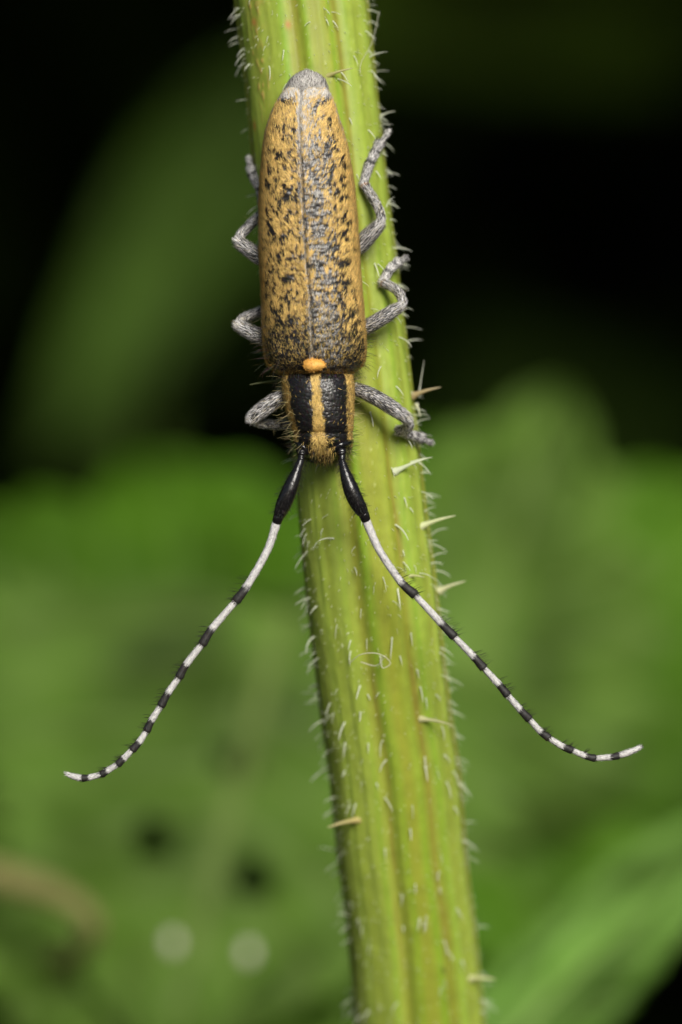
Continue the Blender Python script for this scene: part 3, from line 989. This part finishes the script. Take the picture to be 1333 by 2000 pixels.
def antenna(side, sock, scape, ped, joints, via, label):
    g = Geo()
    limb(g, [(sock[0] - side * 1, sock[1] - 9, .55), (sock[0], sock[1] - 4, .2), sock], [12, 11.5, 9.5], 18, 14, col=BLACK, gloss=.75, rough=.004)
    limb(g, [sock, (sock[0] - side * -1, sock[1] + 6, sock[2] - .02), scape[0]], [9, 7, 6.5], 16, 10, col=BLACK, gloss=.75, rough=.004)
    ant = put('antenna', g, [M_CUT, M_FUR], beetle, BO, label=label)
    g = Geo()
    x = limb(g, scape, [6.8, 9.8, 13.6, 15.6, 15, 11.5], 24, 40, col=BLACK * 1.1, gloss=.74, rough=.014)
    furry(g, *x, 350, (.03, .027, .025), (.08, .2), .014, (.2, .7))
    n = 320
    i = rng.choice(len(x[0]), n)
    cones(g, x[0][i], x[1][i] + rng.normal(0, .2, (n, 3)) - UP * .4, x[1][i] - UP * .7, rng.uniform(.12, .40, n), .008, (.02, .02, .02), 1)
    put('scape', g, [M_CUT, M_FUR], ant, BO)
    g = Geo()
    limb(g, ped, [8.5, 10.5, 10, 9.5], 18, 12, col=BLACK * 1.4, gloss=.75, rough=.004)
    put('pedicel', g, [M_CUT, M_FUR], ant, BO)
    dep = lambda k: .15 + 1.0 * (k / 19.0) ** 1.3
    for s in range(10):
        a_, b_ = joints[2 * s], joints[2 * s + 1]
        last = s == 9
        e_ = b_ if last else joints[2 * s + 2]
        pts = [(*a_, dep(2 * s)), (*b_, dep(2 * s + 1))]
        if not last:
            pts.append((*e_, dep(2 * s + 2)))
        if s == 0:
            pts.insert(1, (*via, dep(.5)))
        if last:
            off = np.array([(a_[0] + b_[0]) / 2, (a_[1] + b_[1]) / 2 + 1.5])
            pts.insert(1, (off[0], off[1], dep(18.5)))
        segl = [np.hypot(pts[k + 1][0] - pts[k][0], pts[k + 1][1] - pts[k][1]) for k in range(len(pts) - 1)]
        ub = 1.0 if last else 1 - segl[-1] / sum(segl)
        ub = (ub * 29 + 2) / 33 if not last else .97
        sc = 1 - .22 * s / 9
        rad = [8.6, 7.4, 7.4, 9.6] if s == 0 else [6.4 * sc, 7.0 * sc, 7.7 * sc, 9.2 * sc]
        if last:
            rad = [6.4, 6.2, 5.6, 4.4]
        g = Geo()
        soft = .03
        bd = lambda u, v: WHITE * (1 - smooth(ub - .035, ub + .03, u + soft * noise(v * 14, 2)))[:, None] + np.array([.016, .014, .013]) * smooth(ub - .035, ub + .03, u + soft * noise(v * 14, 2))[:, None]
        x = limb(g, pts, rad, 18, 30, band=bd, gloss=.35, rough=.01, seed=20 + s)
        nh = int(90 + 9 * sum(segl))
        furry(g, *x, nh, lambda n, u: np.where((u > ub)[:, None], (.02, .018, .016), np.where((rng.random(n) < .12)[:, None], (.14, .14, .14), (.62, .61, .59))), (.10, .2), .014, (.03, .2))
        if not last:
            n = max(5, 20 - s)
            sel = np.where((x[2] > ub - .12) & (x[2] < .97) & (x[1][:, 0] * side > .35))[0]
            if len(sel):
                i = rng.choice(sel, n)
                dd = np.array([side * .7, 0, -.15 if side < 0 else .1])
                cones(g, x[0][i], x[1][i] + dd + rng.normal(0, .15, (n, 3)), x[1][i] * .4 + dd + np.array([0, 0, -.35]) * (1 if side < 0 else .3) + rng.normal(0, .1, (n, 3)), rng.uniform(.25, .65, n) * (1 - .05 * s), .012, (.02, .018, .015), 1)
        put('antenna_segment', g, [M_CUT, M_FUR], ant, BO)


antenna(-1, (590, 886, .0), [(588.5, 898, -.1), (577, 930, -.25), (561, 970, -.25), (546, 1006, -.05)], [(546, 1004, -.05), (544, 1011, 0), (541.5, 1019, .1)], LEFT_J, LEFT_VIA,
        'banded black and white antenna held out over the open background')
antenna(1, (667.5, 885, .0), [(668, 899, -.1), (677, 930, -.25), (692, 970, -.25), (709, 1002, -.05)], [(709, 1000, -.05), (712, 1007, 0), (715, 1015, .1)], RIGHT_J, RIGHT_VIA,
        'banded black and white antenna crossing in front of the stem')

# ------------------------------------------------------------------ silk
for pts, lab in (([(741, 22, 5.0), (728, 80, 4.2), (706, 122, 3.2), (704, 143, 3.0)], 'fine straight strand of spider silk stuck to the stem above the beetle'),
                 ([(682, 1296, 3.6), (706, 1278, 3.0), (740, 1277, 2.9), (763, 1294, 3.1), (748, 1305, 3.2), (743, 1288, 3.1), (752, 1281, 3.0), (735, 1300, 3.4), (705, 1293, 3.5)], 'curled loose strand of silk lying on the stem below the antennae')):
    pa = catmull([P(a_, b_, min(c_, stem_y(a_, b_) - .04)) for a_, b_, c_ in pts], 50)
    o = P(*pts[-1])
    tv, tf, tn, tu = tube(pa, np.full(50, .012 if len(pts) == 4 else .02), 5)
    so = put('silk_thread', Geo().add(tv, tf, (.75, .74, .6), 0, .5), M_HAIR, None, o, label=lab, category='silk thread')


# ------------------------------------------------------------------ leafy plants behind
def leaf_geo(base, tip, width, face, arch=.12, fold=.12, teeth=11, tooth=.16, col=(.06, .15, .014), seed=0, holes=(), shape=1.0, nu=120, nv=41, droop=0.0):
    """toothed leaf blade; base/tip points in mm, face = direction the upper side looks"""
    base, tip = np.asarray(base, float), np.asarray(tip, float)
    ax = tip - base
    L = np.linalg.norm(ax)
    ax = ax / L
    face = unit(np.asarray(face, float) - ax * np.dot(face, ax))
    side = np.cross(ax, face)
    t = np.linspace(0, 1, nu)
    s = np.linspace(-1, 1, nv)
    T, S = np.meshgrid(t, s, indexing='ij')
    w = (np.sin(np.pi * np.clip(t, 0, 1) ** .62) ** .75) * (1 - .12 * t) * shape + .012
    saw = (t * teeth) % 1.0
    w = w * (1 - tooth * (1 - saw) ** 1.4 * (t > .04) * (t < .985))
    w = width * .5 * w[:, None]
    vein = np.abs(((T * 8 - np.abs(S) * 1.7) % 1) - .5) * 2
    quilt = (1 - vein ** 3)
    mid_d = np.exp(-(S / .05) ** 2)
    hgt = (arch * L * np.sin(np.pi * T) - droop * L * T ** 2 + fold * w * np.abs(S) - .02 * L * mid_d * .6 + .012 * L * quilt * np.sin(np.pi * np.abs(S)) + .055 * L * fbm(np.stack([T * 5, S * 2.5, S * 0 + seed], -1), 2, seed))
    V = base + ax * (L * T - .10 * w * 0)[..., None] + side * (S * w)[..., None] + face * hgt[..., None]
    # teeth sweep to the tip
    V = V + ax * (np.abs(S) ** 6 * .02 * L)[..., None]
    c = np.asarray(col) * (1 + .85 * fbm(np.stack([T * 5, S * 2.6, S * 0 + seed * 1.7], -1), 2, seed + 7))[..., None]
    vm = np.clip(smooth(.80, .99, vein) * .6 + mid_d * .8, 0, 1)[..., None]
    c = c * (1 - vm) + (np.asarray(col) * np.array([1.7, 1.35, 2.2]) + .015) * vm
    F = grid_faces(nu, nv)
    if len(holes):
        fc = V.reshape(-1, 3)[F].mean(1)
        keep = np.ones(len(F), bool)
        for hx, hy, hr in holes:
            k = CAM_D / (CAM_D + fc[:, 1])
            fx, fy = 666.5 + fc[:, 0] * k * PXMM, 1000 - fc[:, 2] * k * PXMM
            keep &= ((fx - hx) ** 2 + (fy - hy) ** 2) > hr ** 2 * (1 + .3 * np.sin(3 * np.arctan2(fy - hy, fx - hx)))
        F = F[keep]
    # a second, lower skin gives the blade its thickness
    V2 = V - face * .25
    g = Geo().add(V, F, c, 0, .5)
    g.add(V2, F[:, ::-1], c * .9 + .01, 0, .4)
    rimi = np.concatenate([np.arange(nu) * nv, (nu - 1) * nv + np.arange(1, nv), (np.arange(nu)[::-1] * nv + nv - 1)[1:], np.arange(nv)[::-1][1:]])
    vv = np.vstack([V.reshape(-1, 3)[rimi], V2.reshape(-1, 3)[rimi]])
    m = len(rimi)
    i = np.arange(m - 1)
    g.add(vv, np.stack([i, i + 1, i + 1 + m, i + m], -1), np.asarray(col), 0, .4)
    rib = V[:, nv // 2] - face * .35
    return g, rib


def add_leaf(plant, origin, petiole_from=None, label=None, **kw):
    g, rib = leaf_geo(**kw)
    lf = put('leaf', g, M_LEAF, plant, origin)
    if label:
        lf['label'] = label
    n = 30
    idx = np.linspace(0, len(rib) - 4, n).astype(int)
    tv, tf, tn, tu = tube(rib[idx], np.linspace(.9, .2, n), 8)
    gg = Geo().add(tv, tf, np.asarray(kw.get('col', (.06, .15, .014))) * np.array([1.6, 1.3, 1.6]) + .02, 0, .5)
    put('midrib', gg, M_LEAF, lf, origin)
    if petiole_from is not None:
        b = rib[0]
        m = (np.asarray(petiole_from) + b) / 2 + np.array([0, 2, 2])
        tv, tf, tn, tu = tube(catmull([petiole_from, m, b], 12), np.linspace(1.1, .9, 12), 8)
        put('petiole', Geo().add(tv, tf, (.12, .2, .04), 0, .4), M_LEAF, lf, origin)
    return lf


def plant_stalk(plant, pts, r, col=(.10, .17, .03)):
    pa = catmull(pts, 40)
    tv, tf, tn, tu = tube(pa, np.linspace(r, r * .6, 40), 10)
    put('stalk', Geo().add(tv, tf, col, 0, .4), M_LEAF, plant, np.asarray(pts[0]))


def to(px, py, y):
    return P(px, py, y)


G1 = np.array([.062, .150, .008])
G2 = np.array([.092, .172, .024])
# the sunlit plant whose leaves fill the lower half
po = np.array([-6.0, 125.0, GZ])
pl = root('toothed_leaf_plant', po, 'sunlit plant with broad toothed green leaves spread behind the stem', 'plant', None)
plant_stalk(pl, [po, np.array([-4, 122, -180.]), np.array([0, 118, -60.]), np.array([2, 114, -22.])], 2.6)
j0 = np.array([2, 114, -24.])
add_leaf(pl, po, None, base=to(720, 1640, 104), tip=to(-260, 1080, 96), width=40, face=(.1, -.8, .75), arch=.05, fold=.05, teeth=9, tooth=.2, col=G1, seed=1)
add_leaf(pl, po, None, base=to(700, 1560, 106), tip=to(270, 910, 122), width=38, face=(.1, -.85, .6), arch=.05, fold=.06, teeth=8, tooth=.22, col=G1, seed=2)
add_leaf(pl, po, j0, base=to(820, 1640, 98), tip=to(1090, 765, 100), width=29, face=(.1, -.9, .45), arch=.03, fold=.10, teeth=7, tooth=.28, col=G2, seed=3)
add_leaf(pl, po, j0, base=to(760, 1600, 112), tip=to(840, 850, 118), width=30, face=(0, -.9, .5), arch=.05, fold=.06, teeth=8, tooth=.2, col=G1, seed=4)
add_leaf(pl, po, j0, base=to(860, 1660, 100), tip=to(1480, 950, 112), width=36, face=(.1, -.85, .6), arch=.05, fold=.06, teeth=8, tooth=.2, col=G1 * 1.1, seed=5)
add_leaf(pl, po, j0, base=to(560, 1180, 78), tip=to(330, 2060, 66), width=38, face=(.05, -.9, .55), arch=.05, fold=.04, teeth=10, tooth=.15, col=G2, seed=6, holes=((500, 1365, 34), (462, 1482, 36), (300, 1640, 44), (497, 1718, 40)))
add_leaf(pl, po, j0, base=to(760, 1300, 104), tip=to(1120, 1900, 96), width=34, face=(.2, -.85, .6), arch=.05, fold=.06, teeth=9, tooth=.15, col=G1, seed=8)
add_leaf(pl, po, j0, base=to(520, 1500, 92), tip=to(-300, 1750, 78), width=40, face=(0, -.85, .6), arch=.04, fold=.05, teeth=9, tooth=.15, col=G2, seed=9)
add_leaf(pl, po, j0, base=to(720, 1400, 110), tip=to(540, 2400, 100), width=32, face=(0, -.85, .6), arch=.04, fold=.05, teeth=9, tooth=.15, col=G1, seed=10)
add_leaf(pl, po, j0, base=to(430, 2010, 74), tip=to(-330, 1540, 66), width=18, face=(.1, -.85, .6), arch=.04, fold=.05, teeth=9, tooth=.15, col=G2, seed=13)
add_leaf(pl, po, j0, base=to(520, 2080, 74), tip=to(-300, 2010, 66), width=20, face=(0, -.85, .6), arch=.04, fold=.05, teeth=9, tooth=.15, col=G1, seed=21)
add_leaf(pl, po, j0, base=to(860, 1900, 78), tip=to(330, 2240, 68), width=24, face=(0, -.85, .6), arch=.04, fold=.05, teeth=9, tooth=.15, col=G1, seed=22)
add_leaf(pl, po, j0, base=to(300, 1650, 90), tip=to(0, 2350, 74), width=36, face=(0, -.85, .6), arch=.04, fold=.05, teeth=9, tooth=.15, col=G1, seed=12)

# a paler, narrow-toothed leaf low on the right, on its own plant
po2 = np.array([8.0, 62.0, GZ])
pl2 = root('pale_leaf_plant', po2, 'low plant with one pale green leaf slanting up beside the foot of the stem', 'plant', None)
b0 = to(840, 2190, 58)
plant_stalk(pl2, [po2, np.array([7, 60, -180.]), b0 + np.array([-1, 1, -12.]), b0], 2.0)
add_leaf(pl2, po2, None, base=b0, tip=to(1580, 1480, 62), width=8, face=(.15, -.8, .65), arch=.03, fold=.10, teeth=12, tooth=.08, col=(.12, .24, .04), seed=14)

# plants in the shade further back
po3 = np.array([-30.0, 350.0, GZ])
pl3 = root('shaded_leaf_plant', po3, 'dim plant in shade of the added foliage with one long leaf hanging beside the beetle', 'plant', None)
plant_stalk(pl3, [po3, np.array([-29, 350, -150.]), np.array([-22, 346, 20.]), to(600, 115, 336)], 2.6)
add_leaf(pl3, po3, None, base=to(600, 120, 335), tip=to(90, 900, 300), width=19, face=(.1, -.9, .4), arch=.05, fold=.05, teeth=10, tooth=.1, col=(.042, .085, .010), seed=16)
po4 = np.array([70.0, 380.0, GZ])
pl4 = root('shaded_leaf_plant', po4, 'dim plant in shade of the added foliage with a leaf arching across above the black hollow', 'plant', None)
plant_stalk(pl4, [po4, np.array([68, 380, -150.]), np.array([60, 375, 40.]), to(1400, -100, 365)], 2.6)
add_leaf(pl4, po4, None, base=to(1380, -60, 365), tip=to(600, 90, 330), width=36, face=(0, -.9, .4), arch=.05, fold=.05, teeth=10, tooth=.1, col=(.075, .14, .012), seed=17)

# dry curled stalk low on the left
so_ = to(-60, 1690, 60)
pa = catmull([to(-190, 1720, 62), to(-60, 1708, 61), to(40, 1722, 60), to(130, 1755, 60), to(180, 1805, 60), to(165, 1850, 62), to(120, 1880, 66), to(95, 1900, 72)], 60)
tv, tf, tn, tu = tube(pa, np.linspace(1.05, .45, 60) + .12 * np.sin(np.linspace(0, 9, 60)), 12)
put('dry_stalk', Geo().add(tv, tf, (.22, .21, .07), 0, .3), M_BARK, None, so_, label='bent dry beige stalk lying over the green leaves', category='dry stalk')

# two pale beads added for glints on the leaf that blur into discs
for px_, py_, lab in ((337, 1842, 'pale round bead added for a glint on the leaf, beside the dry stalk'), (485, 1862, 'pale round bead added for a glint on the leaf, nearer the hairy stem')):
    c0 = to(px_, py_, 60)
    u = np.linspace(0, math.pi, 12)
    t = np.linspace(0, 2 * math.pi, 16, endpoint=False)
    UU, TT = np.meshgrid(u, t, indexing='ij')
    r = .4 * (1 + .15 * np.cos(UU))
    V = c0 + np.stack([r * np.sin(UU) * np.cos(TT), r * np.sin(UU) * np.sin(TT), .6 * np.cos(UU)], -1)
    put('seed', Geo().add(V, grid_faces(12, 16, True), (.72, .68, .55), 0, .5), M_BARK, None, c0, label=lab, category='seed')  # stands in for a bright point of light, not a seed on the plant

# hedge foliage added to block sun and sky: unseen overhead, and behind
g = Geo()


def added_hedge(n, lo, hi, size):
    c = rng.uniform(lo, hi, (n, 3))
    ax = unit(rng.normal(0, 1, (n, 3)) + np.array([0, -.2, -.6]))
    fc = unit(rng.normal(0, 1, (n, 3)) + np.array([0, -.5, .8]))
    sd = unit(np.cross(ax, fc))
    fc = np.cross(sd, ax)
    L = rng.uniform(size * .7, size * 1.3, n)[:, None]
    Wd = L * rng.uniform(.28, .4, n)[:, None]
    pts = [c - ax * L * .5, c - ax * L * .22 + sd * Wd + fc * L * .06, c + ax * L * .15 + sd * Wd * .8 + fc * L * .06, c + ax * L * .5 - fc * L * .05, c + ax * L * .15 - sd * Wd * .8 + fc * L * .06, c - ax * L * .22 - sd * Wd + fc * L * .06, c - ax * L * .1, c + ax * L * .18]
    V = np.stack(pts, 1).reshape(-1, 3)
    o = np.arange(n)[:, None] * 8
    q4 = np.vstack([o + np.array([6, 1, 2, 7]), o + np.array([7, 4, 5, 6])])
    t3 = np.vstack([o + np.array([0, 1, 6]), o + np.array([0, 6, 5]), o + np.array([7, 2, 3]), o + np.array([7, 3, 4])])
    F = np.vstack([q4, np.hstack([t3, np.full((len(t3), 1), -10 ** 8)])])
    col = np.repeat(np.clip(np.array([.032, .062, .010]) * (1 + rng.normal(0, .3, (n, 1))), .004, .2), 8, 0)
    g.add(V, F, col, 0, .5)


added_hedge(5600, (-800, 190, 100), (800, 640, 300), 60)
added_hedge(2600, (-700, 430, -320), (700, 640, 330), 60)
added_hedge(900, (-700, 200, -320), (-190, 500, 330), 60)
added_hedge(900, (190, 200, -320), (700, 500, 330), 60)
put('added_foliage', g, M_LEAF, None, (0, 430, GZ), kind='stuff', label='added hedge leaves behind and unseen above, shading the hollow', category='added_hedge')
